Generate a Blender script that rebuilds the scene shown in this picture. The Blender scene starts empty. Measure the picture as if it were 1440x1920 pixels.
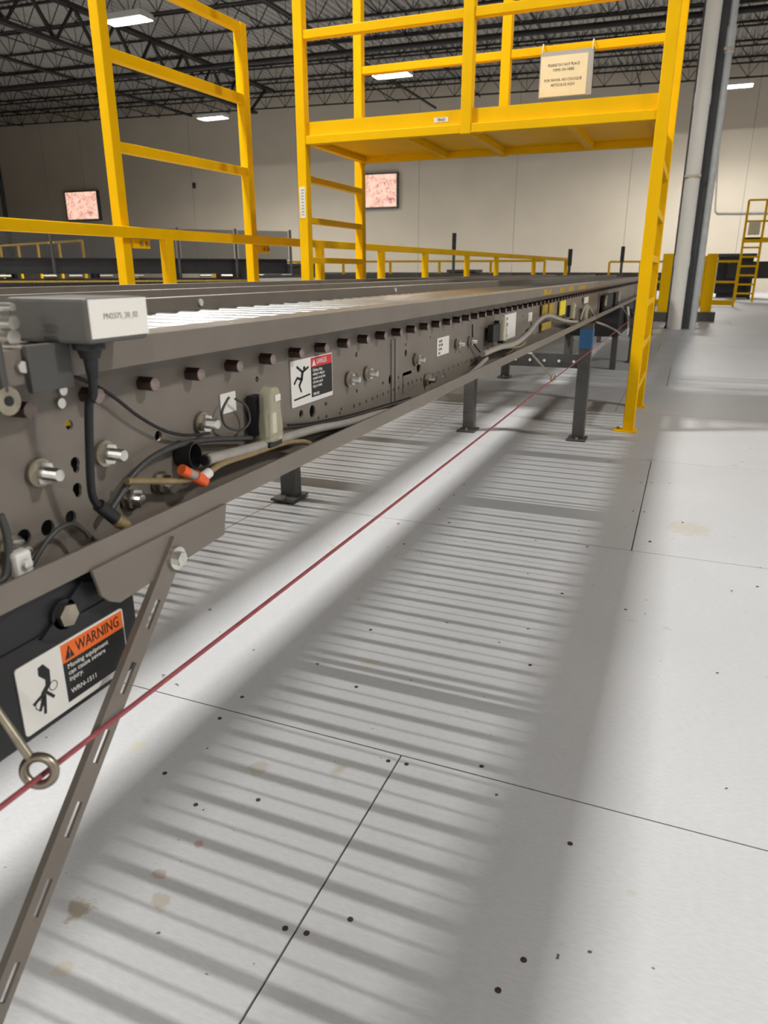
import bpy, math, random
from mathutils import Vector, Matrix
random.seed(7)
SC = bpy.context.scene
COL = SC.collection

# ------------------------------------------------------------------ camera
F, CX, CY, HY, VX = 1340.0, 720.0, 960.0, 508.0, 1300.0
PITCH = math.atan((CY - HY) / F)
YAW = math.atan((VX - CX) / math.hypot(F, CY - HY))
CAM = Vector((0, 0, 0.84))
FW = Vector((-math.sin(YAW) * math.cos(PITCH), math.cos(YAW) * math.cos(PITCH), -math.sin(PITCH)))
RT = Vector((math.cos(YAW), math.sin(YAW), 0))
UP = RT.cross(FW)
cam = bpy.data.cameras.new('camera')
cam.sensor_fit = 'HORIZONTAL'; cam.sensor_width = 36.0; cam.lens = 36.0 * F / 1440.0
cam.dof.use_dof = True; cam.dof.focus_distance = 1.35; cam.dof.aperture_fstop = 13.0
cam.clip_start = 0.01; cam.clip_end = 300
camo = bpy.data.objects.new('camera', cam); COL.objects.link(camo)
M3 = Matrix((RT, UP, -FW)).transposed()
camo.matrix_world = Matrix.Translation(CAM) @ M3.to_4x4()
SC.camera = camo

# ------------------------------------------------------------------ world, exposure, lamp power
world = bpy.data.worlds.new('world'); SC.world = world; world.use_nodes = True
bg = world.node_tree.nodes['Background']
bg.inputs[0].default_value = (1.0, 0.93, 0.82, 1); bg.inputs[1].default_value = 0.02
SC.view_settings.view_transform = 'Standard'; SC.view_settings.look = 'None'
SC.view_settings.gamma = 1.0; SC.view_settings.use_curve_mapping = False
SC.view_settings.exposure = 0.05
cy = SC.cycles; cy.use_adaptive_sampling = True; cy.adaptive_threshold = 0.05; cy.adaptive_min_samples = 12; cy.use_denoising = True
cy.max_bounces = 6; cy.diffuse_bounces = 3; cy.glossy_bounces = 3; cy.transmission_bounces = 5; cy.transparent_max_bounces = 6; cy.caustics_reflective = False; cy.caustics_refractive = False
LAMP_W = 620.0
LAMP_COL = (1.0, 0.975, 0.93)
LAMP_Z = 7.0
# long axis of every fixture runs across the conveyors; (x, y)
LAMPS = [(-3.95, 2.3), (7.6, 2.0), (-14.3, 17.4), (-19.6, 28.7), (-10.0, 25.1), (0.51, 31.0),
         (-3.95, -22.0 + 8.0), (9.5, 28.0), (-14.5, 1.4), (18.0, 3.0), (-3.95, -10.0), (7.6, -10.0), (-24.0, 14.0), (16.0, 14.0)]  # lamps on this line are unseen, added for fill light

# ------------------------------------------------------------------ geometry from the calibrated photograph
def ray(x, y): return RT * ((x - CX) / F) - UP * ((y - CY) / F) + FW
def onx(x, y, X): d = ray(x, y); return CAM + d * ((X - CAM.x) / d.x)
def ony(x, y, Y): d = ray(x, y); return CAM + d * ((Y - CAM.y) / d.y)
def onz(x, y, Z): d = ray(x, y); return CAM + d * ((Z - CAM.z) / d.z)

# ------------------------------------------------------------------ materials
def mat(name, col, rough=0.5, metal=0.0, noise=0.0, nscale=20.0, bump=0.0, bscale=200.0, emit=None, trans=0.0, alpha=1.0, stretch=None, spec=0.5, col2=None):
    m = bpy.data.materials.new(name); m.use_nodes = True
    nt = m.node_tree; b = nt.nodes['Principled BSDF']
    b.inputs['Base Color'].default_value = (*col, 1); b.inputs['Roughness'].default_value = rough
    b.inputs['Metallic'].default_value = metal; b.inputs['Specular IOR Level'].default_value = spec
    b.inputs['Transmission Weight'].default_value = trans; b.inputs['Alpha'].default_value = alpha
    if emit: b.inputs['Emission Color'].default_value = (*col, 1); b.inputs['Emission Strength'].default_value = emit
    if noise or bump:
        tc = nt.nodes.new('ShaderNodeTexCoord'); mp = nt.nodes.new('ShaderNodeMapping')
        nt.links.new(tc.outputs['Object'], mp.inputs['Vector'])
        if stretch: mp.inputs['Scale'].default_value = stretch
    if noise:
        n = nt.nodes.new('ShaderNodeTexNoise'); n.inputs['Scale'].default_value = nscale; n.inputs['Detail'].default_value = 6
        nt.links.new(mp.outputs[0], n.inputs['Vector'])
        r = nt.nodes.new('ShaderNodeValToRGB'); r.color_ramp.elements[0].position = 0.3; r.color_ramp.elements[1].position = 0.7
        lo = col2 if col2 else tuple(c * (1 - noise) for c in col)
        hi = col if col2 else tuple(min(1, c * (1 + noise * 0.6)) for c in col)
        r.color_ramp.elements[0].color = (*lo, 1); r.color_ramp.elements[1].color = (*hi, 1)
        nt.links.new(n.outputs['Fac'], r.inputs[0]); nt.links.new(r.outputs[0], b.inputs['Base Color'])
    if bump:
        n2 = nt.nodes.new('ShaderNodeTexNoise'); n2.inputs['Scale'].default_value = bscale; n2.inputs['Detail'].default_value = 4
        nt.links.new(mp.outputs[0], n2.inputs['Vector'])
        bp = nt.nodes.new('ShaderNodeBump'); bp.inputs['Strength'].default_value = bump; bp.inputs['Distance'].default_value = 0.002
        nt.links.new(n2.outputs['Fac'], bp.inputs['Height']); nt.links.new(bp.outputs[0], b.inputs['Normal'])
    return m

M = dict(
    grey=mat('conveyor_grey_paint', (0.205, 0.178, 0.150), 0.42, noise=0.10, nscale=9, bump=0.05, bscale=60),
    dgrey=mat('dark_grey_paint', (0.085, 0.083, 0.08), 0.5, noise=0.15, nscale=12),
    lgrey=mat('light_grey_paint', (0.30, 0.29, 0.27), 0.5, noise=0.1, nscale=8),
    boxg=mat('grey_plastic', (0.12, 0.115, 0.108), 0.55, noise=0.05, nscale=30),
    roller=mat('galvanised_roller', (0.74, 0.75, 0.74), 0.30, metal=1.0, noise=0.18, nscale=14, bump=0.04, bscale=90),
    zinc=mat('zinc_plate', (0.78, 0.77, 0.72), 0.26, metal=1.0, noise=0.15, nscale=60),
    dzinc=mat('dull_zinc', (0.42, 0.38, 0.30), 0.36, metal=1.0, noise=0.25, nscale=45),
    axle=mat('oiled_steel_axle', (0.060, 0.032, 0.026), 0.5, noise=0.4, nscale=120),
    axend=mat('axle_end_steel', (0.26, 0.20, 0.185), 0.5, noise=0.3, nscale=150),
    black=mat('black_paint', (0.016, 0.016, 0.018), 0.45, noise=0.2, nscale=12),
    rubber=mat('black_rubber', (0.014, 0.014, 0.017), 0.5),
    gcable=mat('grey_cable', (0.055, 0.055, 0.052), 0.45),
    conduit=mat('grey_conduit', (0.36, 0.34, 0.31), 0.5, noise=0.1, nscale=40),
    tan=mat('tan_hose', (0.30, 0.22, 0.11), 0.35, noise=0.25, nscale=60),
    orange=mat('orange_fitting', (0.85, 0.13, 0.03), 0.45),
    yellow=mat('safety_yellow', (0.90, 0.51, 0.0), 0.5, spec=0.1, noise=0.05, nscale=5, bump=0.03, bscale=40),
    ytag=mat('bright_yellow_tag', (0.85, 0.70, 0.02), 0.5),
    yold=mat('worn_yellow', (0.42, 0.28, 0.03), 0.6, noise=0.4, nscale=50),
    white=mat('white_label', (0.80, 0.78, 0.74), 0.5),
    bright=mat('bright_label', (0.95, 0.92, 0.86), 0.5),
    cream=mat('cream_paper', (0.80, 0.71, 0.48), 0.6, noise=0.05, nscale=8),
    sleeve=mat('clear_sleeve', (0.36, 0.35, 0.34), 0.3),
    red=mat('red_print', (0.65, 0.04, 0.05), 0.5),
    orp=mat('orange_print', (0.88, 0.16, 0.02), 0.5),
    ink=mat('black_print', (0.012, 0.012, 0.013), 0.5),
    gink=mat('grey_print', (0.42, 0.41, 0.39), 0.6),
    redcord=mat('red_cord', (0.38, 0.085, 0.10), 0.55, noise=0.25, nscale=60),
    blue=mat('blue_tape', (0.03, 0.13, 0.30), 0.5),
    clear=mat('yellowed_clear_plastic', (0.72, 0.68, 0.46), 0.12, alpha=0.40),
    steelblk=mat('dark_roof_steel', (0.022, 0.019, 0.017), 0.6, noise=0.2, nscale=3),
    deck=mat('roof_deck', (0.37, 0.35, 0.32), 0.6, noise=0.08, nscale=1.5),
    pvc=mat('painted_downspout', (0.85, 0.82, 0.76), 0.45, noise=0.08, nscale=5, stretch=(1, 1, .15)),
    colm=mat('column_steel', (0.085, 0.09, 0.10), 0.5, noise=0.15, nscale=4),
    galv=mat('galvanised_pipe', (0.50, 0.52, 0.53), 0.4, metal=0.15, noise=0.1, nscale=10),
    lampbody=mat('lamp_housing', (0.70, 0.70, 0.68), 0.5),
    lampglow=mat('lamp_tube', (1.0, 0.97, 0.90), 0.5, emit=14.0),
    mesh=mat('dark_mesh_guard', (0.05, 0.05, 0.052), 0.6, alpha=0.45),
    belt=mat('black_belt', (0.022, 0.022, 0.024), 0.6),
)

M['lampglow'].cycles.emission_sampling = 'NONE'
def floor_mat():
    m = bpy.data.materials.new('grey_floor_board'); m.use_nodes = True
    nt = m.node_tree; N = nt.nodes; L = nt.links; b = N['Principled BSDF']
    g = N.new('ShaderNodeNewGeometry')
    def noise(scale, detail=5, stretch=None):
        n = N.new('ShaderNodeTexNoise'); n.inputs['Scale'].default_value = scale; n.inputs['Detail'].default_value = detail
        if stretch:
            mp = N.new('ShaderNodeMapping'); mp.inputs['Scale'].default_value = stretch
            L.new(g.outputs['Position'], mp.inputs['Vector']); L.new(mp.outputs[0], n.inputs['Vector'])
        else: L.new(g.outputs['Position'], n.inputs['Vector'])
        return n
    def ramp(src, p0, p1, c0, c1):
        r = N.new('ShaderNodeValToRGB'); e = r.color_ramp.elements
        e[0].position = p0; e[1].position = p1; e[0].color = (*c0, 1); e[1].color = (*c1, 1)
        L.new(src, r.inputs[0]); return r.outputs[0]
    def mix(a, c, fac, blend='MIX'):
        x = N.new('ShaderNodeMix'); x.data_type = 'RGBA'; x.blend_type = blend
        if isinstance(fac, float): x.inputs[0].default_value = fac
        else: L.new(fac, x.inputs[0])
        for s, v in ((6, a), (7, c)):
            if isinstance(v, tuple): x.inputs[s].default_value = (*v, 1)
            else: L.new(v, x.inputs[s])
        return x.outputs[2]
    base = ramp(noise(1.3, 4).outputs['Fac'], .3, .7, (.50, .508, .525), (.56, .567, .582))
    fine = ramp(noise(260, 2, (.25, 1, 1)).outputs['Fac'], .35, .65, (.93, .93, .93), (1, 1, 1))
    c = mix(base, fine, 1.0, 'MULTIPLY')
    # scattered brown oil blots and dark specks
    st = ramp(noise(9, 3).outputs['Fac'], .685, .77, (0, 0, 0), (.7, .7, .7))
    c = mix(c, (.36, .31, .20), st)
    sp = ramp(noise(42, 2).outputs['Fac'], .735, .765, (0, 0, 0), (1, 1, 1))
    c = mix(c, (.10, .09, .08), sp)
    # individual spills seen on the boards
    nn = noise(55, 4)
    for (x, y, r, col) in ((150, 1705, .017, (.23, .17, .055)), (120, 1815, .012, (.50, .42, .33)), (300, 1690, .014, (.40, .33, .24)), (1290, 990, .07, (.47, .44, .36)),
                           (300, 1640, .010, (.36, .24, .18)), (375, 1582, .008, (.40, .17, .15)), (485, 1440, .018, (.40, .36, .28)), (260, 1400, .016, (.52, .50, .36)), (690, 1245, .02, (.48, .46, .38))):
        p = onz(x, y, 0)
        d = N.new('ShaderNodeVectorMath'); d.operation = 'DISTANCE'; d.inputs[1].default_value = p
        mul = N.new('ShaderNodeMath'); mul.operation = 'MULTIPLY_ADD'; mul.inputs[1].default_value = r * 2.4; mul.inputs[2].default_value = -r * 1.2
        L.new(nn.outputs['Fac'], mul.inputs[0]); L.new(g.outputs['Position'], d.inputs[0])
        ad = N.new('ShaderNodeMath'); ad.operation = 'ADD'; L.new(d.outputs['Value'], ad.inputs[0]); L.new(mul.outputs[0], ad.inputs[1])
        mr = N.new('ShaderNodeMapRange'); mr.inputs[1].default_value = r * .8; mr.inputs[2].default_value = r * 1.15; mr.inputs[3].default_value = .6; mr.inputs[4].default_value = 0
        L.new(ad.outputs[0], mr.inputs[0]); c = mix(c, col, mr.outputs[0])
    L.new(c, b.inputs['Base Color'])
    b.inputs['Roughness'].default_value = .42; b.inputs['Specular IOR Level'].default_value = .35
    bp = N.new('ShaderNodeBump'); bp.inputs['Strength'].default_value = .12; bp.inputs['Distance'].default_value = .001
    L.new(noise(320, 3, (.4, 1, 1)).outputs['Fac'], bp.inputs['Height']); L.new(bp.outputs[0], b.inputs['Normal'])
    return m
M['floor'] = floor_mat()

def wall_mat():
    m = mat('painted_concrete_wall', (0.68, 0.605, 0.49), 0.7, noise=0.05, nscale=0.6, bump=0.1, bscale=8)
    return m
M['wall'] = wall_mat()

def screen_mat():
    m = bpy.data.materials.new('lit_screen_picture'); m.use_nodes = True
    nt = m.node_tree; N = nt.nodes; L = nt.links; b = N['Principled BSDF']
    tc = N.new('ShaderNodeTexCoord'); n = N.new('ShaderNodeTexNoise'); n.inputs['Scale'].default_value = 4.0; n.inputs['Detail'].default_value = 8; n.inputs['Roughness'].default_value = .75; n.inputs['Distortion'].default_value = 1.2
    L.new(tc.outputs['Object'], n.inputs['Vector'])
    r = N.new('ShaderNodeValToRGB'); e = r.color_ramp.elements
    e[0].position = .30; e[0].color = (.10, .05, .10, 1); e[1].position = .72; e[1].color = (.85, .62, .95, 1)
    for p, c in ((.40, (.55, .20, .22)), (.47, (.95, .50, .38)), (.54, (1, .72, .52)), (.62, (.95, .62, .66))):
        x = e.new(p); x.color = (*c, 1)
    L.new(n.outputs['Fac'], r.inputs[0]); b.inputs['Base Color'].default_value = (.02, .02, .02, 1)
    L.new(r.outputs[0], b.inputs['Emission Color']); b.inputs['Emission Strength'].default_value = 1.0
    return m
M['screen'] = screen_mat(); M['screen'].cycles.emission_sampling = 'NONE'

# ------------------------------------------------------------------ mesh builder
class MB:
    def __init__(s): s.v = []; s.f = []
    def add(s, vs, fs):
        o = len(s.v); s.v += [Vector(v) for v in vs]; s.f += [tuple(i + o for i in f) for f in fs]; return s
    def box(s, x0, x1, y0, y1, z0, z1):
        vs = [(x, y, z) for x in (x0, x1) for y in (y0, y1) for z in (z0, z1)]
        return s.add(vs, [(0, 1, 3, 2), (4, 6, 7, 5), (0, 4, 5, 1), (2, 3, 7, 6), (0, 2, 6, 4), (1, 5, 7, 3)])
    def bar(s, p, q, w, h=None, up=(0, 0, 1)):
        p, q = Vector(p), Vector(q); h = h or w; d = (q - p).normalized(); up = Vector(up)
        if abs(d.dot(up)) > .99: up = Vector((1, 0, 0)) if abs(d.x) < .9 else Vector((0, 1, 0))
        a = d.cross(up).normalized(); b = a.cross(d)
        c = [a * (i * w / 2) + b * (j * h / 2) for i, j in ((-1, -1), (1, -1), (1, 1), (-1, 1))]
        return s.add([p + k for k in c] + [q + k for k in c], [(3, 2, 1, 0), (4, 5, 6, 7)] + [(i, (i + 1) % 4, 4 + (i + 1) % 4, 4 + i) for i in range(4)])
    def cyl(s, p, q, r, n=12, r2=None, cap=True):
        p, q = Vector(p), Vector(q); r2 = r if r2 is None else r2; d = (q - p).normalized()
        a = d.orthogonal().normalized(); b = d.cross(a); vs = []
        for c, rr in ((p, r), (q, r2)):
            vs += [c + (a * math.cos(t) + b * math.sin(t)) * rr for t in (2 * math.pi * i / n for i in range(n))]
        fs = [(i, (i + 1) % n, n + (i + 1) % n, n + i) for i in range(n)]
        if cap: fs += [tuple(range(n - 1, -1, -1)), tuple(range(n, 2 * n))]
        return s.add(vs, fs)
    def tube(s, pts, r, n=10, smooth=True, radii=None):
        P = [Vector(p) for p in pts]
        if smooth and len(P) > 2:
            Q = []
            for i in range(len(P) - 1):
                p0 = P[max(i - 1, 0)]; p1 = P[i]; p2 = P[i + 1]; p3 = P[min(i + 2, len(P) - 1)]
                for k in range(6):
                    t = k / 6
                    Q.append(.5 * ((2 * p1) + (-p0 + p2) * t + (2 * p0 - 5 * p1 + 4 * p2 - p3) * t * t + (-p0 + 3 * p1 - 3 * p2 + p3) * t ** 3))
            P = Q + [P[-1]]
        o = len(s.v); a = None; m = len(P)
        for i, p in enumerate(P):
            d = (P[min(i + 1, m - 1)] - P[max(i - 1, 0)]).normalized()
            a = d.orthogonal().normalized() if a is None else (a - d * a.dot(d)).normalized()
            b = d.cross(a); rr = r if radii is None else radii[min(int(i * len(radii) / m), len(radii) - 1)]
            s.v += [p + (a * math.cos(t) + b * math.sin(t)) * rr for t in (2 * math.pi * k / n for k in range(n))]
        for i in range(m - 1):
            for k in range(n): s.f.append((o + i * n + k, o + i * n + (k + 1) % n, o + (i + 1) * n + (k + 1) % n, o + (i + 1) * n + k))
        s.f += [tuple(o + k for k in range(n - 1, -1, -1)), tuple(o + (m - 1) * n + k for k in range(n))]
        return s
    def torus(s, c, ax, R, r, n=24, k=10):
        c = Vector(c); ax = Vector(ax).normalized(); a = ax.orthogonal().normalized(); b = ax.cross(a); o = len(s.v)
        for i in range(n):
            t = 2 * math.pi * i / n; e = a * math.cos(t) + b * math.sin(t)
            for j in range(k):
                u = 2 * math.pi * j / k; s.v.append(c + e * (R + r * math.cos(u)) + ax * (r * math.sin(u)))
        for i in range(n):
            for j in range(k): s.f.append((o + i * k + j, o + ((i + 1) % n) * k + j, o + ((i + 1) % n) * k + (j + 1) % k, o + i * k + (j + 1) % k))
        return s
    def prism(s, prof, axis, a0, a1):
        """closed outline extruded along an axis; outline in the other two coordinates in x,y,z order"""
        n = len(prof)
        def P(u, w, a): return (a, u, w) if axis == 'x' else (u, a, w) if axis == 'y' else (u, w, a)
        vs = [P(u, w, a0) for u, w in prof] + [P(u, w, a1) for u, w in prof]
        return s.add(vs, [tuple(range(n)), tuple(range(2 * n - 1, n - 1, -1))] + [(i, n + i, n + (i + 1) % n, (i + 1) % n) for i in range(n)])
    def build(s, name, m, parent=None, smooth=False, bevel=0, loc=None, kind=None):
        base = Vector(loc) if loc is not None else (WLOC.get(parent.name, Vector((0, 0, 0))) if parent else Vector((0, 0, 0)))
        me = bpy.data.meshes.new(name); me.from_pydata([v - base for v in s.v], [], s.f)
        import bmesh
        bm = bmesh.new(); bm.from_mesh(me); bmesh.ops.recalc_face_normals(bm, faces=bm.faces); bm.to_mesh(me); bm.free()
        if smooth:
            me.polygons.foreach_set('use_smooth', [True] * len(me.polygons)); me.set_sharp_from_angle(angle=math.radians(40))
        if m: me.materials.append(M[m])
        o = bpy.data.objects.new(name, me); COL.objects.link(o)
        if parent: o.parent = parent; o.location = base - WLOC.get(parent.name, Vector((0, 0, 0)))
        else: o.location = base
        WLOC[o.name] = base
        if bevel:
            md = o.modifiers.new('edge', 'BEVEL'); md.width = bevel; md.segments = 2; md.limit_method = 'ANGLE'
        if kind: o['kind'] = kind
        return o
WLOC = {}
def tag(o, label, cat, group=None, kind=None):
    o['label'] = label; o['category'] = cat
    if group: o['group'] = group
    if kind: o['kind'] = kind
    return o
def empty(name, loc, label, cat, group=None, kind=None):
    o = bpy.data.objects.new(name, None); COL.objects.link(o); o.location = loc; o.empty_display_size = .1
    WLOC[o.name] = Vector(loc); return tag(o, label, cat, group, kind)
def inst(src, name, parent, wloc, label=None):
    o = src.copy(); o.name = name; COL.objects.link(o); o.parent = parent
    o.location = Vector(wloc) - (WLOC[parent.name] if parent else Vector((0, 0, 0))); WLOC[o.name] = Vector(wloc)
    return o
def copy_tree(o, parent=None, off=Vector((0, 0, 0))):
    c = o.copy(); COL.objects.link(c); c.parent = parent
    if parent is None: c.location = o.location + off
    WLOC[c.name] = WLOC[o.name] + off
    for ch in list(o.children): copy_tree(ch, c, off)
    return c
def text(body, name, loc, size, m, parent, face='x', align='LEFT', sx=1.0, ext=.0003):
    cu = bpy.data.curves.new(name, 'FONT'); cu.body = body; cu.size = size; cu.extrude = ext; cu.align_x = align; cu.align_y = 'CENTER'
    cu.resolution_u = 2
    tmp = bpy.data.objects.new(name, cu); COL.objects.link(tmp); bpy.context.view_layer.update()
    me = bpy.data.meshes.new_from_object(tmp.evaluated_get(bpy.context.evaluated_depsgraph_get())); bpy.data.objects.remove(tmp, do_unlink=True)
    me.materials.clear(); me.materials.append(M[m])
    o = bpy.data.objects.new(name, me); COL.objects.link(o); o.parent = parent
    o.location = Vector(loc) - WLOC[parent.name]; o.scale = (sx, 1, 1); WLOC[o.name] = Vector(loc)
    o.rotation_euler = (math.pi / 2, 0, math.pi / 2) if face == 'x' else (math.pi / 2, 0, 0)
    return o

# ------------------------------------------------------------------ the setting
HX0, HX1, HY0, HY1 = -46.0, 26.0, -16.0, 36.0
PX0, PY0, PROWS, PCOLS = -9.2, 1.027 - 1.22 * 3, 15, 8
PY1 = PY0 + 1.22 * PROWS; PXa, PXb = -8.4, 9.0
mb = MB().box(HX0, HX1, HY0, HY1, -.30, -.018)
mb.box(HX0, PXa, HY0, HY1, -.017, 0); mb.box(PXb, HX1, HY0, HY1, -.017, 0)
mb.box(PXa + .002, PXb - .002, HY0, PY0 - .002, -.017, 0); mb.box(PXa + .002, PXb - .002, PY1 + .002, HY1, -.017, 0)
floor = mb.build('floor', 'floor'); tag(floor, 'pale grey board floor spreading under all the conveyors', 'floor', kind='structure')
JOINT = {2: -.387, 3: -1.38, 4: -.074, 5: -1.30, 6: -.35}
G = .0018
for r in range(PROWS):
    y0 = PY0 + 1.22 * r; j = JOINT.get(r, random.uniform(-1.3, 1.1))
    xs = [PXa] + sorted(x for x in (j + 2.44 * k for k in range(-5, 6)) if PXa + .3 < x < PXb - .3) + [PXb]
    for a, b in zip(xs[:-1], xs[1:]):
        MB().box(a + G, b - G, y0 + G * .8, y0 + 1.22 - G * .8, -.017, 0).build('floor_board', 'floor', floor, loc=((a + b) / 2, y0 + .61, 0))
scr = MB().cyl((0, 0, -.004), (0, 0, .0006), .0042, 10).build('screw_head', 'axle', floor, loc=(0, 0, 0))
first = True
for (x, y) in ((728, 1427), (762, 1433), (903, 1437), (535, 1741), (575, 1750), (657, 1724), (454, 1307), (412, 1347), (309, 1450), (668, 1288), (870, 908), (851, 928), (824, 955), (747, 982), (758, 1020), (695, 1181), (1054, 1113), (1173, 1143),
               (1101, 1025), (1187, 958), (1208, 960), (1202, 905), (1222, 905), (1280, 980), (1218, 1016), (1069, 1582), (934, 1857), (982, 1800), (1219, 1015), (842, 980), (994, 1247), (367, 1509), (484, 1500), (1420, 1100)):
    p = onz(x, y, .0)
    if first: scr.location = p; first = False
    else: inst(scr, 'screw_head', floor, p)

wf = MB().box(HX0, HX1, HY1, HY1 + .3, -.3, 10.2).build('wall_far', 'wall'); tag(wf, 'off-white concrete far wall behind the conveyors', 'wall', kind='structure')
# panel joints stand as shallow battens of dark sealant
for x in (8, 95, 165, 365, 560, 785, 965, 1175, 1390):
    p = ony(x, 400, HY1)
    MB().box(p.x - .008, p.x + .008, HY1 - .006, HY1 + .01, 0, 9).build('panel_joint', 'lgrey', wf)
wl = MB().box(HX0 - .3, HX0, HY0, HY1, -.3, 10.5).build('wall_left', 'wall'); tag(wl, 'off-white side wall of the hall beyond the guardrail', 'wall', kind='structure')
wr = MB().box(HX1, HX1 + .3, HY0, HY1, -.3, 10.5).build('wall_right', 'wall'); tag(wr, 'off-white side wall of the hall beyond the walkway', 'wall', kind='structure')
wb = MB().box(HX0, HX1, HY0 - .3, HY0, -.3, 10.5).build('wall_back', 'wall'); tag(wb, 'off-white wall closing the hall behind the viewer', 'wall', kind='structure')

def rz(x): return -.022 * (x - 2.0)          # the roof falls slightly across the hall
ZB, ZT = 8.1, 8.85
mb = MB(); xs = []; x = HX0; k = 0
prof = []
while x < HX1:
    prof += [(x, 0), (x + .10, 0), (x + .14, .075), (x + .24, .075)]; x += .28
vs = []; fs = []
for i, (px_, dz) in enumerate(prof):
    z = ZT + rz(px_) + dz; vs += [(px_, HY0, z), (px_, HY1, z), (px_, HY0, z + .03), (px_, HY1, z + .03)]
for i in range(len(prof) - 1):
    a = 4 * i; fs += [(a, a + 1, a + 5, a + 4), (a + 2, a + 6, a + 7, a + 3)]
ceil = mb.add(vs, fs).build('ceiling', 'deck'); tag(ceil, 'ribbed grey metal roof deck above the black joists', 'ceiling', kind='structure')

def joist_mesh():
    c = MB(); w = MB()
    for dy in (-.035, .035):
        c.bar((HX0, dy, ZT - .04 + rz(HX0)), (HX1, dy, ZT - .04 + rz(HX1)), .045, .05)
    bt = MB()
    for dy in (-.03, .03):
        bt.bar((HX0 + .4, dy, ZB + rz(HX0)), (HX1 - .4, dy, ZB + rz(HX1)), .04, .045)
    x = HX0 + .3
    while x < HX1 - 1:
        w.bar((x, 0, ZT - .05 + rz(x)), (x + .55, 0, ZB + rz(x)), .024); w.bar((x + .55, 0, ZB + rz(x)), (x + 1.1, 0, ZT - .05 + rz(x)), .024)
        w.bar((x + .55, 0, ZB + rz(x)), (x + .55, 0, ZT - .05 + rz(x)), .016)
        x += 1.1
    return c, bt, w
c, bt, w = joist_mesh(); first = None
ys = [35.4 - 2.3 * i for i in range(22)]
for y in ys:
    if first is None:
        j = empty('roof_joist', (0, y, 0), 'black open-web joist spanning under the roof deck', 'joist', 'open-web roof joists', 'structure')
        for q, nm in ((c, 'top_chord'), (bt, 'bottom_chord'), (w, 'web')):
            q.v = [v + Vector((0, y, 0)) for v in q.v]; q.build(nm, 'steelblk', j)
        first = j
    else: copy_tree(first, None, Vector((0, y - ys[0], 0)))

def girder(xg, y0, y1, label):
    g = empty('girder_truss', (xg, y0, 0), label, 'girder', 'girder trusses', 'structure')
    zt, zb = ZB + rz(xg) - .02, ZB + rz(xg) - 1.15
    MB().bar((xg - .08, y0, zt), (xg - .08, y1 + 1.5, zt), .10, .12).bar((xg + .08, y0, zt), (xg + .08, y1 + 1.5, zt), .10, .12).build('top_chord', 'steelblk', g)
    MB().bar((xg - .07, y0, zb), (xg - .07, y1, zb), .09, .10).bar((xg + .07, y0, zb), (xg + .07, y1, zb), .09, .10).build('bottom_chord', 'steelblk', g)
    y = y1 - .4
    while y > y0 + 2:
        MB().bar((xg, y, zb), (xg, y - .9, zt), .09).build('diagonal', 'steelblk', g)
        MB().bar((xg, y - .9, zt), (xg, y - 1.8, zb), .07).build('diagonal', 'steelblk', g)
        y -= 1.8
    MB().bar((xg, y1 - .4, zb), (xg, y1 + 1.0, zt), .09).build('diagonal', 'steelblk', g)
girder(-18.6, -6, 30.5, 'deep black girder truss ending short of the far wall above the tall yellow gate')
girder(-.3, -6, 34.0, 'deep black girder truss carried by the steel column')
for i, xb in enumerate((-38, -33, -28, -23.5, -14, -10, -6, -3, 3, 7, 12)):
    b = MB(); b.bar((xb, HY0, ZT - .08 + rz(xb)), (xb, HY1, ZT - .08 + rz(xb)), .035); b.bar((xb, HY0, ZB + .03 + rz(xb)), (xb, HY1, ZB + .03 + rz(xb)), .035)
    y = 33.75 - 1.65
    b2 = b.build('joist_bridging', 'steelblk'); tag(b2, 'thin black bridging bars tying the roof joists together', 'bridging', 'joist bridging', 'structure')
for (a, bq, r, lab) in (((-30, 24.5, 7.85), (24, 24.5, 7.2), .085, 'thick dark pipe hung across the hall below the joists'), ((-24.5, -8, 8.3), (-24.5, 34, 8.3), .06, 'dark pipe running towards the far wall above the wall screens'),
                        ((-11.8, 4, 7.9), (-11.8, 35, 7.9), .05, 'slim dark pipe running towards the far wall over the platform')):
    o = MB().cyl(a, bq, r, 12).build('sprinkler_pipe', 'steelblk', smooth=True); tag(o, lab, 'pipe')

# lamps
def lamp(x, y, label):
    L = empty('ceiling_lamp', (x, y, LAMP_Z), label, 'lamp', 'strip lamps under the roof')
    w, d = .62, .26
    h = MB(); h.box(x - w, x + w, y - d, y + d, LAMP_Z + .05, LAMP_Z + .09)
    h.box(x - w, x + w, y - d - .012, y - d, LAMP_Z - .045, LAMP_Z + .09); h.box(x - w, x + w, y + d, y + d + .012, LAMP_Z - .045, LAMP_Z + .09)
    h.box(x - w - .012, x - w, y - d, y + d, LAMP_Z - .045, LAMP_Z + .09); h.box(x + w, x + w + .012, y - d, y + d, LAMP_Z - .045, LAMP_Z + .09)
    h.build('housing', 'lampbody', L)
    for k in (-.17, -.13, .13, .17):
        MB().cyl((x - w + .02, y + k, LAMP_Z + .025), (x + w - .02, y + k, LAMP_Z + .025), .014, 8).build('tube', 'lampglow', L)
    for k in (-.45, .45):
        MB().cyl((x + k, y, LAMP_Z + .09), (x + k, y, ZB + rz(x) + .5), .006, 6).build('hanger', 'steelblk', L)
    for k in (-.15, .15):
        ld = bpy.data.lights.new('lamp_light', 'AREA'); ld.shape = 'RECTANGLE'; ld.size = 1.0; ld.size_y = .07; ld.energy = LAMP_W / 2; ld.color = LAMP_COL
        lo = bpy.data.objects.new('lamp_light', ld); COL.objects.link(lo); lo.parent = L; lo.location = (0, k, .005)
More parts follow.
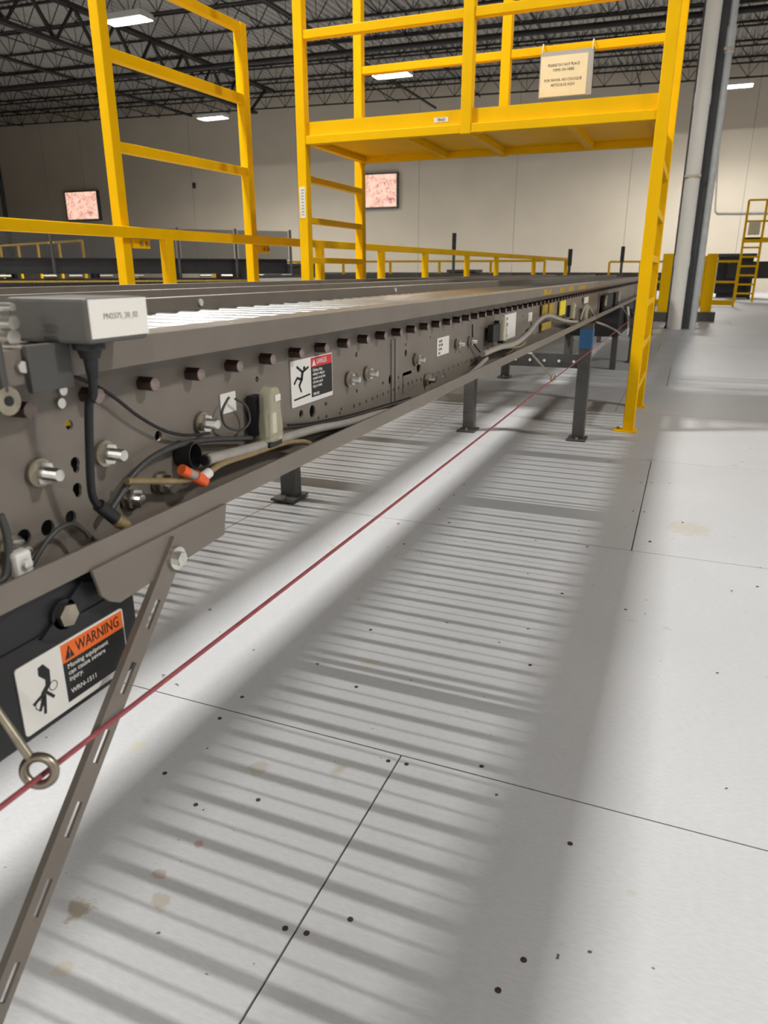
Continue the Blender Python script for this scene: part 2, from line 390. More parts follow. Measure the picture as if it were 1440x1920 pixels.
LAB = {0: 'strip lamp hung high above the guardrail beside the nearest conveyor', 1: 'strip lamp hung high above the open walkway floor', 6: 'unseen strip lamp added for fill at the very back of the hall', 7: 'unseen strip lamp added for fill before the far wall near the right corner', 8: 'unseen strip lamp added for fill above the black belt conveyor', 9: 'unseen strip lamp added for fill near the right side wall', 10: 'unseen strip lamp added for fill behind the viewer over the conveyors', 11: 'unseen strip lamp added for fill behind the viewer over the walkway', 12: 'unseen strip lamp added for fill near the left side wall', 13: 'unseen strip lamp added for fill by the far corner of the walkway', 2: 'strip lamp glaring beside the near post of the tall yellow gate', 3: 'small bright strip lamp seen through the tall yellow gate', 4: 'long strip lamp shining behind the platform handrail', 5: 'strip lamp shining behind the downspout and column'}
for i, (x, y) in enumerate(LAMPS): lamp(x, y, LAB.get(i, 'unseen strip lamp added for fill under the joists beyond the picture edge'))

# ------------------------------------------------------------------ roller conveyors
PITCH_R, Y0R = .0762, .423 - .0762 * 12
YA, YB = -.62, 11.6
ZR = .733
HOLES = [(130, 797, .0045), (297, 817, .0055), (141, 868, .0055), (143, 879, .004), (145, 916, .0055), (147, 925, .004), (133, 970, .0065), (90, 990, .0075), (45, 1008, .0075), (482, 711, .004),
         (586, 771, .0095), (611, 758, .004), (612, 781, .003), (597, 784, .003), (668, 665, .0045), (668, 703, .003), (669, 733, .0035), (733, 648, .003), (761, 662, .007), (761, 646, .003), (785, 688, .012), (718, 719, .004), (747, 708, .003),
         (565, 776, .006), (637, 775, .003), (640, 767, .003), (732, 712, .009), (807, 633, .003), (818, 710, .005), (832, 705, .007), (872, 680, .004), (862, 660, .003)]
HOLES += [(520 + a / 5.143, 640 + b / 5.143, .0035) for a, b in ((740, 625), (795, 605), (858, 580), (915, 555), (965, 530), (1020, 510), (1070, 490), (1120, 470), (1170, 450), (1215, 430), (1262, 410), (1300, 395), (1345, 380), (1385, 365))]

def channel(xp, sgn, y0, y1, holes=None):
    """C channel with lips: plate at xp, flanges opening towards sgn*x"""
    x = lambda d: xp + sgn * d
    prof = [(x(-.003), .592), (x(.045), .592), (x(.045), .6145), (x(.042), .6145), (x(.042), .595), (x(0), .595), (x(0), .782), (x(.042), .782), (x(.042), .7595), (x(.045), .7595), (x(.045), .785), (x(-.003), .785)]
    return MB().prism(prof, 'y', y0, y1)

def leg(cv, x, y, ztop, foot=True):
    o = MB().box(x - .03, x + .03, y - .003, y + .001, .008, ztop).box(x - .03, x - .026, y, y + .05, .008, ztop).box(x + .026, x + .03, y, y + .05, .008, ztop).build('leg', 'dgrey', cv)
    MB().box(x - .05, x + .045, y - .05, y + .08, 0, .008).build('foot_plate', 'dgrey', o)
    for dy in (-.035, .065): MB().cyl((x, y + dy, .008), (x, y + dy, .022), .008, 6).build('anchor_bolt', 'dzinc', o)

def conveyor(off, label, legs, zoff=0.0):
    cv = empty('roller_conveyor', (off - .77, 0, 0), label, 'conveyor', 'parallel roller conveyors')
    near = off - .50; far = off - 1.045
    ch = channel(near, 1, YA, YB).build('side_channel', 'grey', cv, bevel=.0012)
    channel(far, -1, YA, YB).build('side_channel', 'grey', cv, bevel=.0012)
    # rollers: a shell, with the hexagonal axle ends as sub-parts
    m0 = None
    n = int((YB - .1 - Y0R) / PITCH_R)
    for i in range(n):
        y = Y0R + i * PITCH_R
        if m0 is None:
            R = MB(); R.cyl((near - .006, y, ZR), (far + .006, y, ZR), .0241, 20)
            r = R.build('roller', 'roller', cv, smooth=True, loc=(off - .77, y, ZR)); 
            A = MB(); A.cyl((near - .01, y, ZR), (near + .017, y, ZR), .0076, 6)
            a = A.build('axle', 'axle', r, loc=(off - .77, y, ZR))
            t_ = MB().cyl((near + .0165, y, ZR), (near + .0176, y, ZR), .0068, 10).build('axle_tip', 'axend', r, loc=(off - .77, y, ZR))
            m0 = (r, a, t_)
        else:
            r = inst(m0[0], 'roller', cv, (off - .77, y, ZR)); inst(m0[1], 'axle', r, (off - .77, y, ZR)); inst(m0[2], 'axle_tip', r, (off - .77, y, ZR))
    for (yt, w) in ((1.34, .05), (2.54, .11), (3.28, .06), (4.9, .06), (6.4, .11), (7.8, .06), (9.4, .11)):
        MB().box(far, near, yt - w / 2, yt + w / 2, .645, .651).box(far, near, yt - w / 2, yt - w / 2 + .003, .61, .651).build('cross_tie', 'dgrey', cv)
    for (x, y) in legs:
        leg(cv, x, y, .592)
    return cv, ch
cv1, ch1 = conveyor(0.0, 'grey roller conveyor in front, carrying the danger sign and sensors', [(-.457, 3.785), (-1.05, 3.785), (-.457, 7.4), (-1.05, 7.4), (-.457, 10.8), (-1.05, 10.8), (-.457, -.35), (-1.05, -.35)])
cv2, ch2 = conveyor(-.89, 'grey roller conveyor running parallel behind the nearest one', [(-1.343, 2.30), (-1.94, 2.30), (-1.343, 5.9), (-1.94, 5.9), (-1.343, 9.5), (-1.94, 9.5), (-1.343, -.6), (-1.94, -.6)])
cv2.location.z += .006
# punched holes in the side plate
cut = MB()
for (x, y, r) in HOLES:
    p = onx(x, y, -.50); cut.cyl((-.56, p.y, p.z), (-.48, p.y, p.z), r, 14)
for k in range(60):
    p = onx(790, 706, -.5); cut.cyl((-.56, p.y + k * .0381, .6245), (-.48, p.y + k * .0381, .6245), .0035, 10)
for k in range(7):
    for (dy, z, r) in ((.0, .69, .004), (.22, .68, .008), (.25, .65, .005), (.47, .70, .004), (.62, .665, .010)):
        cut.cyl((-.56, 1.95 + k * 1.1 + dy, z), (-.48, 1.95 + k * 1.1 + dy, z), r, 12)
co = cut.build('hole_cutter', None)
bpy.context.view_layer.update()
md = ch1.modifiers.new('holes', 'BOOLEAN'); md.operation = 'DIFFERENCE'; md.object = co; md.solver = 'EXACT'; md.use_self = True
ch1.modifiers.move(1, 0)
dg = bpy.context.evaluated_depsgraph_get()
me = bpy.data.meshes.new_from_object(ch1.evaluated_get(dg)); ch1.modifiers.clear(); ch1.data = me
bpy.data.objects.remove(co, do_unlink=True)
# far side channel has round access holes just above the rollers; white discs paint the light showing through
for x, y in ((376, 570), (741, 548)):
    p = onx(x, y, -1.041); MB().cyl((-1.042, p.y, .771), (-1.038, p.y, .771), .008, 16).build('painted_hole_light', 'white', cv1)
MB().box(-.535, -.531, YA, 6.0, .60, .70).build('added_dark_backing', 'black', cv1)  # unseen black plate added behind the punched holes to keep them dark
# splice plates
for yy in (onx(733, 700, -.5).y, 4.55, 7.6, 10.4):
    MB().box(-.4995, -.4965, yy - .0015, yy + .0015, .60, .72).build('splice_edge', 'lgrey', cv1)
    MB().box(-.4995, -.4965, yy + .018, yy + .021, .60, .72).build('splice_edge', 'lgrey', cv1)
# axle ends
ae = None
# studs with nut and washer
def stud(x, y, ln=.026, r=.0060, X=-.498):
    p = onx(x, y, X)
    w = MB().cyl((X, p.y, p.z), (X + .003, p.y, p.z), r * 2.1, 18).build('washer', 'dzinc', cv1, smooth=True)
    MB().cyl((X + .003, p.y, p.z), (X + .009, p.y, p.z), r * 1.75, 6).build('nut', 'zinc', w)
    s = MB()
    k = 0; t = .009
    while t < ln:
        s.cyl((X + t, p.y, p.z), (X + t + .0011, p.y, p.z), r * .86, 12, r); s.cyl((X + t + .0011, p.y, p.z), (X + t + .0022, p.y, p.z), r, 12, r * .86); t += .0022
    s.build('stud', 'zinc', w)
for (x, y, ln) in ((72, 886, .024), (195, 850, .024), (244, 934, .014), (378, 793, .022), (654, 711, .020), (688, 700, .020), (779, 674, .02), (799, 712, .018), (856, 645, .02), (880, 640, .02), (20, 1030, .02), (300, 905, .012)):
    stud(x, y, ln)
for (x, y) in ((38, 688), (113, 676)):       # screws of the sensor bracket
    p = onx(x, y, -.4545); w = MB().cyl((-.4545, p.y, p.z), (-.451, p.y, p.z), .0048, 6).build('bolt_head', 'zinc', cv1)
for (x, y) in ((117, 732), (114, 756), (63, 722)):
    p = onx(x, y, -.498); MB().cyl((-.4995, p.y, p.z), (-.4965, p.y, p.z), .0045, 12).build('rivet', 'zinc', cv1)

# bracket hanging below the near flange with the slotted brace
BR = []
for (x, y) in ((172, 1076), (190, 1118), (206, 1128), (225, 1130), (300, 1080), (420, 1002), (424, 953)):
    p = onx(x, y, -.452); BR.append((p.y, p.z))
z0 = .5935
BR[0] = (BR[0][0], z0); BR[-1] = (BR[-1][0], z0)
br = MB().prism(BR, 'x', -.455, -.451).build('brace_bracket', 'grey', cv1, bevel=.0008)
bolt_p = onx(331, 1046, -.445)
MB().cyl((-.451, bolt_p.y, bolt_p.z), (-.4425, bolt_p.y, bolt_p.z), .0118, 18).build('washer', 'zinc', br)
MB().cyl((-.4425, bolt_p.y, bolt_p.z), (-.437, bolt_p.y, bolt_p.z), .0075, 6).build('bolt_head', 'zinc', br)
# slotted angle brace from the bracket down towards the floor, lying in the plane of the legs
pa = onx(338, 1015, -.4475); pb_ = onx(18, 1840, -.4475)
dv = (pb_ - pa).normalized(); Lfull = (pa.z - .02) / -dv.z
nrm = Vector((0, -dv.z, dv.y))          # across the strip, in the plane
if nrm.y < 0: nrm = -nrm
HW = .0105
def strip(mb, t0, t1, a0, a1, x0=-.4495, x1=-.4465):
    q = [pa + dv * t0 + nrm * a0, pa + dv * t1 + nrm * a0, pa + dv * t1 + nrm * a1, pa + dv * t0 + nrm * a1]
    return mb.prism([(v.y, v.z) for v in q], 'x', x0, x1)
bs = MB(); t = 0; slots = []
S0, SP, SL = .062, .0635, .030
strip(bs, 0, S0, -HW, HW)
t = S0
while t + SP < Lfull:
    strip(bs, t, t + SL, -HW, -.0035); strip(bs, t, t + SL, .0035, HW); strip(bs, t + SL, t + SP, -HW, HW); t += SP
strip(bs, t, Lfull, -HW, HW)
strip(bs, 0, Lfull, -HW - .002, -HW, -.4535, -.4465)
brace = bs.build('slotted_brace', 'grey', cv1)

# black drive guard below the flange with the warning sign
GZ = .463
g = MB().box(-.60, -.47, YA, .498, GZ, .590)
guard = g.build('drive_guard', 'black', cv1, bevel=.002)
MB().box(-.4705, -.4685, YA, .498, .549, .5505).build('guard_seam', 'rubber', guard)
st = [onx(x, y, -.468) for x, y in ((150, 1090), (190, 1090), (110, 1200), (75, 1200))]
MB().prism([(p.y, p.z) for p in st], 'x', -.470, -.466).build('guard_strap', 'rubber', guard)
p = onx(128, 1153, -.462); MB().cyl((-.470, p.y, p.z), (-.460, p.y, p.z), .0105, 6).build('guard_bolt', 'dzinc', guard); MB().cyl((-.470, p.y, p.z), (-.466, p.y, p.z), .0135, 16).build('guard_washer', 'rubber', guard)

def quad_sign(parent, name, y0, y1, z0, z1, X, m, r=.003, th=.0012):
    pr = []
    for cy, cz, a in ((y1 - r, z1 - r, 0), (y0 + r, z1 - r, 90), (y0 + r, z0 + r, 180), (y1 - r, z0 + r, 270)):
        for k in range(4): t = math.radians(a + 30 * k); pr.append((cy + r * math.cos(t), cz + r * math.sin(t)))
    return MB().prism(pr, 'x', X, X + th).build(name, m, parent)
# WARNING sign
yS0, yS1, zS0, zS1 = .355, .479, .4695, .5335
XS = -.4698
ws = quad_sign(guard, 'warning_sign', yS0, yS1, zS0, zS1, XS, 'white'); ws['label'] = 'orange, black and white warning sign with a pinched hand'
def blk(parent, name, y0, y1, z0, z1, X, m): return MB().box(X, X + .0005, y0, y1, z0, z1).build(name, m, parent)
xm = yS0 + .047; XT = XS + .0012
blk(ws, 'orange_header', xm, yS1 - .002, zS1 - .0195, zS1 - .002, XT, 'orp')
blk(ws, 'black_field', xm, yS1 - .002, zS0 + .006, zS1 - .0195, XT, 'ink')
text('WARNING', 'lettering', (XT + .0006, xm + .016, zS1 - .0108), .0155, 'ink', ws, sx=.72)
MB().prism([(xm + .003, zS1 - .017), (xm + .0135, zS1 - .017), (xm + .0082, zS1 - .005)], 'x', XT + .0004, XT + .0009).build('alert_triangle', 'ink', ws)
text('!', 'lettering', (XT + .0011, xm + .0068, zS1 - .0126), .011, 'orp', ws)
for k, s in enumerate(('Moving equipment', 'can cause severe', 'injury.', '', 'WRN-1511')):
    if s: text(s, 'lettering', (XT + .0006, xm + .004, zS1 - .0245 - k * .0062), .0066, 'white', ws)
# hand and rollers pictogram
def poly(parent, name, pts, X, m): return MB().prism(pts, 'x', X, X + .0005).build(name, m, parent)
def sg(u, v): return (yS0 + u, zS0 + v)
poly(ws, 'pictogram', [sg(.0215, .0545), sg(.027, .0555), sg(.0325, .0475), sg(.027, .0405), sg(.021, .0475)], XT, 'ink')
poly(ws, 'pictogram', [sg(.0325, .0475), sg(.0315, .034), sg(.024, .0275), sg(.0205, .0305), sg(.0262, .0355), sg(.027, .0405)], XT, 'ink')
for a in ((.0225, .029, .0115, .0245), (.0225, .0275, .017, .0155), (.024, .0275, .0215, .0105), (.026, .029, .033, .0205)):
    o = MB().bar((XT + .0003, yS0 + a[0], zS0 + a[1]), (XT + .0003, yS0 + a[2], zS0 + a[3]), .0005, .0026, up=(0, a[3] - a[1], -(a[2] - a[0]))).build('pictogram', 'ink', ws)
MB().torus((XT + .0002, yS0 + .0175, zS0 + .0215), (1, 0, 0), .0042, .0004, 20, 4).build('pictogram', 'ink', ws)
MB().torus((XT + .0002, yS0 + .034, zS0 + .031), (1, 0, 0), .0042, .0004, 20, 4).build('pictogram', 'ink', ws)

# DANGER sign on the side plate
q = [onx(x, y, -.4975) for x, y in ((545, 677), (549, 765), (623, 662), (625, 741))]
yD0, yD1 = (q[0].y + q[1].y) / 2, (q[2].y + q[3].y) / 2; zD1, zD0 = (q[0].z + q[2].z) / 2, (q[1].z + q[3].z) / 2
W, Hh = yD1 - yD0, zD1 - zD0
ds = quad_sign(cv1, 'danger_sign', yD0, yD1, zD0, zD1, -.4995, 'white', .002); ds['label'] = 'red, black and white danger sign with a falling figure'
XD = -.4983; xm = yD0 + W * .46
blk(ds, 'red_header', xm, yD1 - .002, zD1 - Hh * .23, zD1 - .0015, XD, 'red')
blk(ds, 'black_field', xm, yD1 - .002, zD0 + Hh * .10, zD1 - Hh * .23, XD, 'ink')
text('DANGER', 'lettering', (XD + .0006, xm + W * .13, zD1 - Hh * .125), Hh * .17, 'white', ds, sx=.75)
MB().prism([(xm + W * .02, zD1 - Hh * .20), (xm + W * .11, zD1 - Hh * .20), (xm + W * .065, zD1 - Hh * .06)], 'x', XD + .0004, XD + .0009).build('alert_triangle', 'white', ds)
for k, s in enumerate(('Climbing, sitting,', 'walking or riding on', 'conveyor at any time', 'will cause severe', 'injury or death.', '', 'WRN-001')):
    if s: text(s, 'lettering', (XD + .0006, xm + W * .03, zD1 - Hh * .30 - k * Hh * .09), Hh * .098, 'white', ds, sx=.74)
def dp(u, v): return (yD0 + u * W, zD0 + v * Hh)
def limb(u0, v0, u1, v1, w):
    a, b = dp(u0, v0), dp(u1, v1); MB().bar((XD + .0003, *a), (XD + .0003, *b), .0006, w, up=(0, b[1] - a[1], -(b[0] - a[0]))).build('pictogram', 'ink', ds)
for a in ((.13, .86, .26, .72, .0035), (.26, .72, .40, .80, .003), (.26, .74, .23, .55, .0058), (.24, .56, .13, .62, .0038), (.13, .62, .06, .50, .003), (.23, .55, .17, .44, .0042), (.17, .45, .22, .29, .003)): limb(*a)
c_ = dp(.30, .79); MB().cyl((XD, *c_), (XD + .0006, *c_), .0032, 12).build('pictogram', 'ink', ds)
limb(.05, .16, .42, .19, .0022)

# small paper labels
for (x0, y0_, x1, y1_, nm, lines) in ((820, 632, 842, 665, 'paper_label', ('CAUTION', 'KEEP CLEAR', 'SEE NOTE', 'NO 2')), (946, 588, 967, 634, 'paper_label', ('20-02', 'ZONE', 'A 14', '480 V')), (991, 586, 998, 602, 'paper_label', ('14', '15')), (414, 736, 443, 774, 'white_tag', ())):
    a = onx(x0, (y0_ + y1_) / 2, -.498); b = onx(x1, (y0_ + y1_) / 2, -.498); t_ = onx((x0 + x1) / 2, y0_, -.498).z; bt_ = onx((x0 + x1) / 2, y1_, -.498).z
    lb = quad_sign(cv1, nm, a.y, b.y, bt_, t_, -.4995, 'white', .0015)
    hh = t_ - bt_
    for k, s in enumerate(lines): text(s, 'lettering', (-.4983, a.y + (b.y - a.y) * .12, t_ - hh * (.2 + .22 * k)), hh * .2, 'ink', lb, sx=.7)

# ------------------------------------------------------------------ sensor modules in clear housings
def module(p, s, label, group=True):
    """p centre on the plate side; s scale"""
    e = empty('sensor_module', (p.x, p.y, p.z), label, 'sensor', 'clear sensor modules on the conveyor side')
    prof = [(-.034, .012), (-.032, .016), (-.018, .0185), (-.008, .0175), (.006, .0140), (.022, .0135), (.031, .0115), (.035, .007)]
    vs = []; fs = []; n = 16
    for (z, hy) in prof:
        for k in range(n):
            t = 2 * math.pi * k / n; cx_, sy_ = math.cos(t), math.sin(t)
            ex = math.copysign(abs(cx_) ** .6, cx_) * .011 * (.75 if abs(z) > .033 else 1); ey = math.copysign(abs(sy_) ** .6, sy_) * hy
            vs.append((p.x + ex * s, p.y + ey * s, p.z + z * s))
    for i in range(len(prof) - 1):
        for k in range(n): fs.append((i * n + k, i * n + (k + 1) % n, (i + 1) * n + (k + 1) % n, (i + 1) * n + k))
    fs += [tuple(range(n)), tuple(range((len(prof) - 1) * n, len(prof) * n))]
    MB().add(vs, fs).build('housing', 'clear', e, smooth=True)
    MB().box(p.x - .004 * s, p.x - .002 * s, p.y - .010 * s, p.y + .010 * s, p.z - .028 * s, p.z + .026 * s).build('circuit_board', 'conduit', e)
    MB().box(p.x + .0, p.x + .004 * s, p.y - .002 * s, p.y + .008 * s, p.z - .024 * s, p.z + .002 * s).build('terminal_block', 'white', e)
    o = MB().box(p.x + .0112 * s, p.x + .0118 * s, p.y - .006 * s, p.y + .007 * s, p.z + .018 * s, p.z + .026 * s).build('marking_tag', 'white', e)
    MB().box(p.x - .024 * s, p.x - .012 * s, p.y - .016 * s, p.y + .004 * s, p.z - .026 * s, p.z + .024 * s).build('mounting_pad', 'rubber', e)
    MB().box(p.x - .012 * s, p.x + .006 * s, p.y - .014 * s, p.y + .016 * s, p.z - .040 * s, p.z - .034 * s).build('gland', 'rubber', e)
    return e
module(onx(507, 777, -.472) , 1.0, 'clear yellowed sensor module beside the danger sign')
module(onx(943, 617, -.472), .95, 'clear yellowed sensor module in front of a paper label')
for x, y, lab in ((1074, 583, 'clear sensor module by the bright yellow tag'), (1098, 588, 'pale sensor module under the bent conduit loop'), (1135, 563, 'sensor module beyond the far leg of the conveyor'), (1160, 556, 'sensor module close to the yellow ladder')):
    module(onx(x, y, -.472), 1.0, lab)

# ------------------------------------------------------------------ control box with its cable
bx = empty('control_box', (-.455, .465, .786), 'small grey control box with a white label on the conveyor rail', 'control box')
MB().box(-.500, -.418, .430, .497, .7865, .8205).build('body', 'boxg', bx, bevel=.003)
lb = MB().box(-.4182, -.4172, .4325, .4965, .7905, .8195).build('label', 'bright', bx)
text('PN2375_20_02', 'lettering', (-.4170, .446, .8065), .0062, 'gink', lb)
MB().box(-.4545, -.449, .3985, .440, .752, .7875).build('mounting_plate', 'dgrey', bx, bevel=.001)
for (x, y, r) in ((8, 604, .005), (8, 632, .006), (5, 575, .003)):
    p = ony(x, y, .40); MB().cyl((p.x - .004, .40, p.z), (p.x + .010, .40, p.z), r, 14).build('mounting_screw', 'zinc', bx)
cp = onx(169, 668, -.437) - Vector((0, .004, 0))
MB().cyl((-.437, cp.y + .004, .7865), (-.437, cp.y + .004, .781), .0125, 16).cyl((-.437, cp.y + .004, .781), (-.437, cp.y + .004, .774), .0095, 14, .0075).cyl((-.437, cp.y + .004, .774), (-.437, cp.y + .004, .758), .0058, 14, .0042).build('connector', 'rubber', bx, smooth=True)
pts = [Vector((-.437, cp.y + .004, .765)), Vector((-.439, cp.y + .004, .745)), onx(167, 760, -.445), onx(168, 850, -.456), onx(171, 915, -.464), onx(178, 940, -.468), onx(192, 953, -.470)]
MB().tube(pts, .0036, 12).build('cable', 'rubber', bx, smooth=True)
MB().cyl(onx(185, 947, -.470), onx(216, 972, -.468), .0062, 14).build('plug', 'rubber', bx, smooth=True)
MB().cyl(onx(214, 971, -.468), onx(236, 986, -.467), .0058, 12).cyl(onx(220, 976, -.468), onx(224, 979, -.468), .0066, 12).build('plug_collar', 'tan', bx, smooth=True)

# latch lever at the picture's left edge
lv = MB(); 
q = [onx(x, y, -.447) for x, y in ((2, 640), (12, 690), (5, 740), (36, 770), (36, 720), (20, 700), (14, 640))]
lev = empty('latch_lever', onx(15, 750, -.447), 'worn metal latch lever hanging under the control box', 'lever')
p = onx(15, 752, -.447); MB().cyl((-.452, p.y, p.z), (-.446, p.y, p.z), .0105, 18).build('eye_plate', 'dzinc', lev, smooth=True)
MB().cyl((-.4462, p.y, p.z), (-.4452, p.y, p.z), .0038, 12).build('pivot', 'rubber', lev)
MB().tube([onx(-8, 640, -.449), onx(0, 690, -.449), onx(8, 735, -.449)], .0036, 8).build('arm', 'dgrey', lev, smooth=True)

# ------------------------------------------------------------------ cables, hoses and conduits in the tray
def run(name, pts, r, m, label, cat, X=None, n=10):
    P = [onx(a[0], a[1], a[2] if len(a) > 2 else X) for a in pts]
    o = MB().tube(P, r, n).build(name, m, smooth=True); return tag(o, label, cat)
run('conduit', [(388, 862, -.470), (430, 851, -.472), (480, 838, -.474), (530, 822, -.478), (590, 805, -.478), (650, 793, -.478), (716, 774, -.475), (760, 768, -.475), (800, 752, -.475), (850, 724, -.475), (890, 694, -.475), (912, 672, -.478)], .0062, 'conduit', 'light grey conduit lying in the conveyor side tray past the sensor module', 'conduit')
run('conduit', [(905, 664, -.468), (935, 652, -.466), (968, 643, -.466), (990, 625, -.47), (1010, 601, -.475), (1028, 592, -.478), (1050, 599, -.475), (1068, 603, -.472), (1082, 604, -.47)], .0075, 'conduit', 'grey conduit arching over the tray towards the bright yellow tag', 'conduit')
run('conduit', [(1088, 600, -.47), (1094, 580, -.47), (1100, 573, -.47), (1108, 582, -.47), (1112, 592, -.47)], .006, 'conduit', 'grey conduit loop above the far conveyor leg', 'conduit')
run('air_hose', [(238, 902, -.480), (280, 902, -.478), (330, 902, -.474), (372, 897, -.470), (392, 885, -.468), (420, 868, -.468), (470, 852, -.470), (530, 832, -.474), (565, 828, -.473), (582, 832, -.470)], .0036, 'tan', 'tan air hose joined by orange fittings in the tray', 'hose')
ft = empty('hose_fitting', onx(362, 888, -.466), 'pair of orange push fittings on the tan hose', 'fitting')
MB().cyl(onx(340, 880, -.468), onx(353, 887, -.467), .0058, 12).build('orange_collar', 'orange', ft, smooth=True)
MB().cyl(onx(353, 886, -.467), onx(368, 893, -.466), .0050, 12).build('body', 'conduit', ft, smooth=True)
MB().cyl(onx(366, 892, -.466), onx(383, 903, -.465), .0068, 12).build('orange_collar', 'orange', ft, smooth=True)
MB().cyl(onx(378, 897, -.466), onx(392, 886, -.466), .0058, 12).build('body', 'white', ft, smooth=True)
run('cable', [(60, 1060, -.478), (85, 1018, -.478), (112, 990, -.478), (138, 983, -.478), (158, 996, -.477), (168, 1008, -.475)], .0022, 'gcable', 'short dark cable curling beside the plug of the control box', 'cable')
run('cable', [(200, 968, -.486), (225, 930, -.486), (250, 890, -.486), (290, 855, -.486), (340, 833, -.486), (400, 824, -.486), (470, 822, -.484)], .0033, 'gcable', 'dark grey cable sweeping over the black tube end to the sensor module', 'cable')
run('cable', [(136, 706, -.492), (165, 716, -.49), (210, 742, -.488), (262, 782, -.488), (310, 808, -.488), (350, 816, -.488), (392, 812, -.486)], .0017, 'rubber', 'thin black cable drooping from under the rail', 'cable')
run('cable', [(441, 748, -.488), (462, 762, -.486), (468, 790, -.486), (452, 806, -.486), (425, 800, -.486), (416, 775, -.486), (425, 752, -.485), (430, 745, -.484)], .0015, 'gcable', 'black cable looped through the white tag', 'cable')
run('cable', [(540, 797, -.492), (590, 792, -.492), (660, 777, -.49), (720, 760, -.488), (770, 745, -.484)], .0016, 'rubber', 'thin black cable lying above the conduit below the danger sign', 'cable')
run('cable', [(0, 965, -.476), (12, 1000, -.474), (16, 1040, -.473), (10, 1080, -.472), (-10, 1095, -.472)], .0032, 'gcable', 'grey cable bending at the near end of the tray', 'cable')
for (x, y, m, lab) in ((37, 1054, 'white', 'cream cable clip at the near end of the tray'),):
    p = onx(x, y, -.470); c_ = empty('cable_clip', p, lab, 'clip')
    MB().box(p.x - .006, p.x + .006, p.y - .008, p.y + .008, p.z - .012, p.z + .010).build('body', 'white', c_, bevel=.003); MB().cyl((p.x + .006, p.y, p.z), (p.x + .010, p.y, p.z), .004, 10).build('screw', 'zinc', c_)
# black tube end in the side plate
p = onx(350, 852, -.490); te = empty('tube_sleeve', p, 'round black sleeve opening in the conveyor side plate', 'sleeve')
tb = MB(); n = 20
vs = []; fs = []
for (r, x) in ((.0135, -.5), (.0135, -.478), (.0118, -.478), (.0118, -.4985)):
    vs += [(x, p.y + r * math.cos(2 * math.pi * k / n) * .85, p.z + r * 1.1 * math.sin(2 * math.pi * k / n)) for k in range(n)]
for i in range(3):
    for k in range(n): fs.append((i * n + k, i * n + (k + 1) % n, (i + 1) * n + (k + 1) % n, (i + 1) * n + k))
fs.append(tuple(range(3 * n, 4 * n)))
tb.add(vs, fs).build('sleeve', 'rubber', te, smooth=True)
p = onx(392, 865, -.474); sp = empty('conduit_end', p, 'small dark end cap where the grey conduit stops', 'end cap'); MB().cyl(onx(384, 864, -.472), onx(392, 861, -.472), .0070, 12).build('cap', 'dzinc', sp, smooth=True); MB().cyl(onx(383, 864, -.472), onx(385, 864, -.472), .0052, 12).build('bore', 'rubber', sp)

# far end details along the side: yellow tags, relays, plates
def plate(x0, y0, x1, y1, name, m, label, cat, X=-.494, th=.006):
    a = onx(x0, (y0 + y1) / 2, X); b = onx(x1, (y0 + y1) / 2, X); xc = (x0 + x1) / 2
    zt, zb = onx(xc, y0, X).z, onx(xc, y1, X).z
    o = MB().box(X, X + th, a.y, b.y, zb, zt).build(name, m, bevel=.001); return tag(o, label, cat)
plate(1048, 564, 1058, 590, 'yellow_tag', 'ytag', 'bright yellow tag hanging on the far conveyor side', 'tag')
plate(1015, 571, 1024, 592, 'worn_plate', 'yold', 'worn yellow plate left of the bright yellow tag', 'plate')
plate(1027, 568, 1036, 590, 'worn_plate', 'yold', 'worn yellow plate next to the bright yellow tag', 'plate')
plate(1014, 604, 1030, 618, 'worn_plate', 'yold', 'worn yellow plate below the arching conduit', 'plate')
plate(1094, 557, 1101, 568, 'white_tag', 'white', 'small white tag above the conduit loop', 'tag')
plate(914, 608, 927, 640, 'relay', 'rubber', 'black relay block with a white cap left of the paper label', 'relay', -.490, .016)
plate(1128, 552, 1144, 585, 'relay', 'rubber', 'black relay block beyond the far leg', 'relay', -.490, .016)
plate(1150, 548, 1156, 575, 'relay', 'rubber', 'black relay block near the yellow ladder', 'relay', -.490, .016)
run('cable', [(886, 608, -.492), (887, 640, -.49), (896, 655, -.488), (906, 666, -.486)], .002, 'rubber', 'black cable dropping down beside the paired studs', 'cable')
run('air_hose', [(915, 655, -.466), (945, 652, -.464), (975, 650, -.466), (985, 641, -.47)], .0032, 'tan', 'tan hose curling below the paper label', 'hose')
run('cable', [(1118, 604, -.46), (1140, 612, -.44), (1158, 622, -.43), (1165, 630, -.42)], .006, 'conduit', 'grey cable hanging out under the far conveyor', 'cable')
pc = empty('pendant_control', ony(1188, 610, 5.9), 'cluster of grey cables and a small pendant hanging beside the yellow ladder', 'pendant')
for k, (x, y0_, y1_) in enumerate(((1177, 575, 628), (1184, 580, 600), (1190, 590, 634), (1181, 590, 632))):
    MB().tube([ony(x, y0_, 5.9), ony(x + 2, (y0_ + y1_) / 2, 5.9), ony(x - 1, y1_, 5.9)], .008, 8).build('cable', ('white', 'rubber', 'conduit', 'gcable')[k], pc, smooth=True)
a_ = ony(1186, 606, 5.9); MB().box(a_.x - .02, a_.x + .02, a_.y - .015, a_.y + .015, a_.z - .02, a_.z + .04).build('body', 'dgrey', pc)

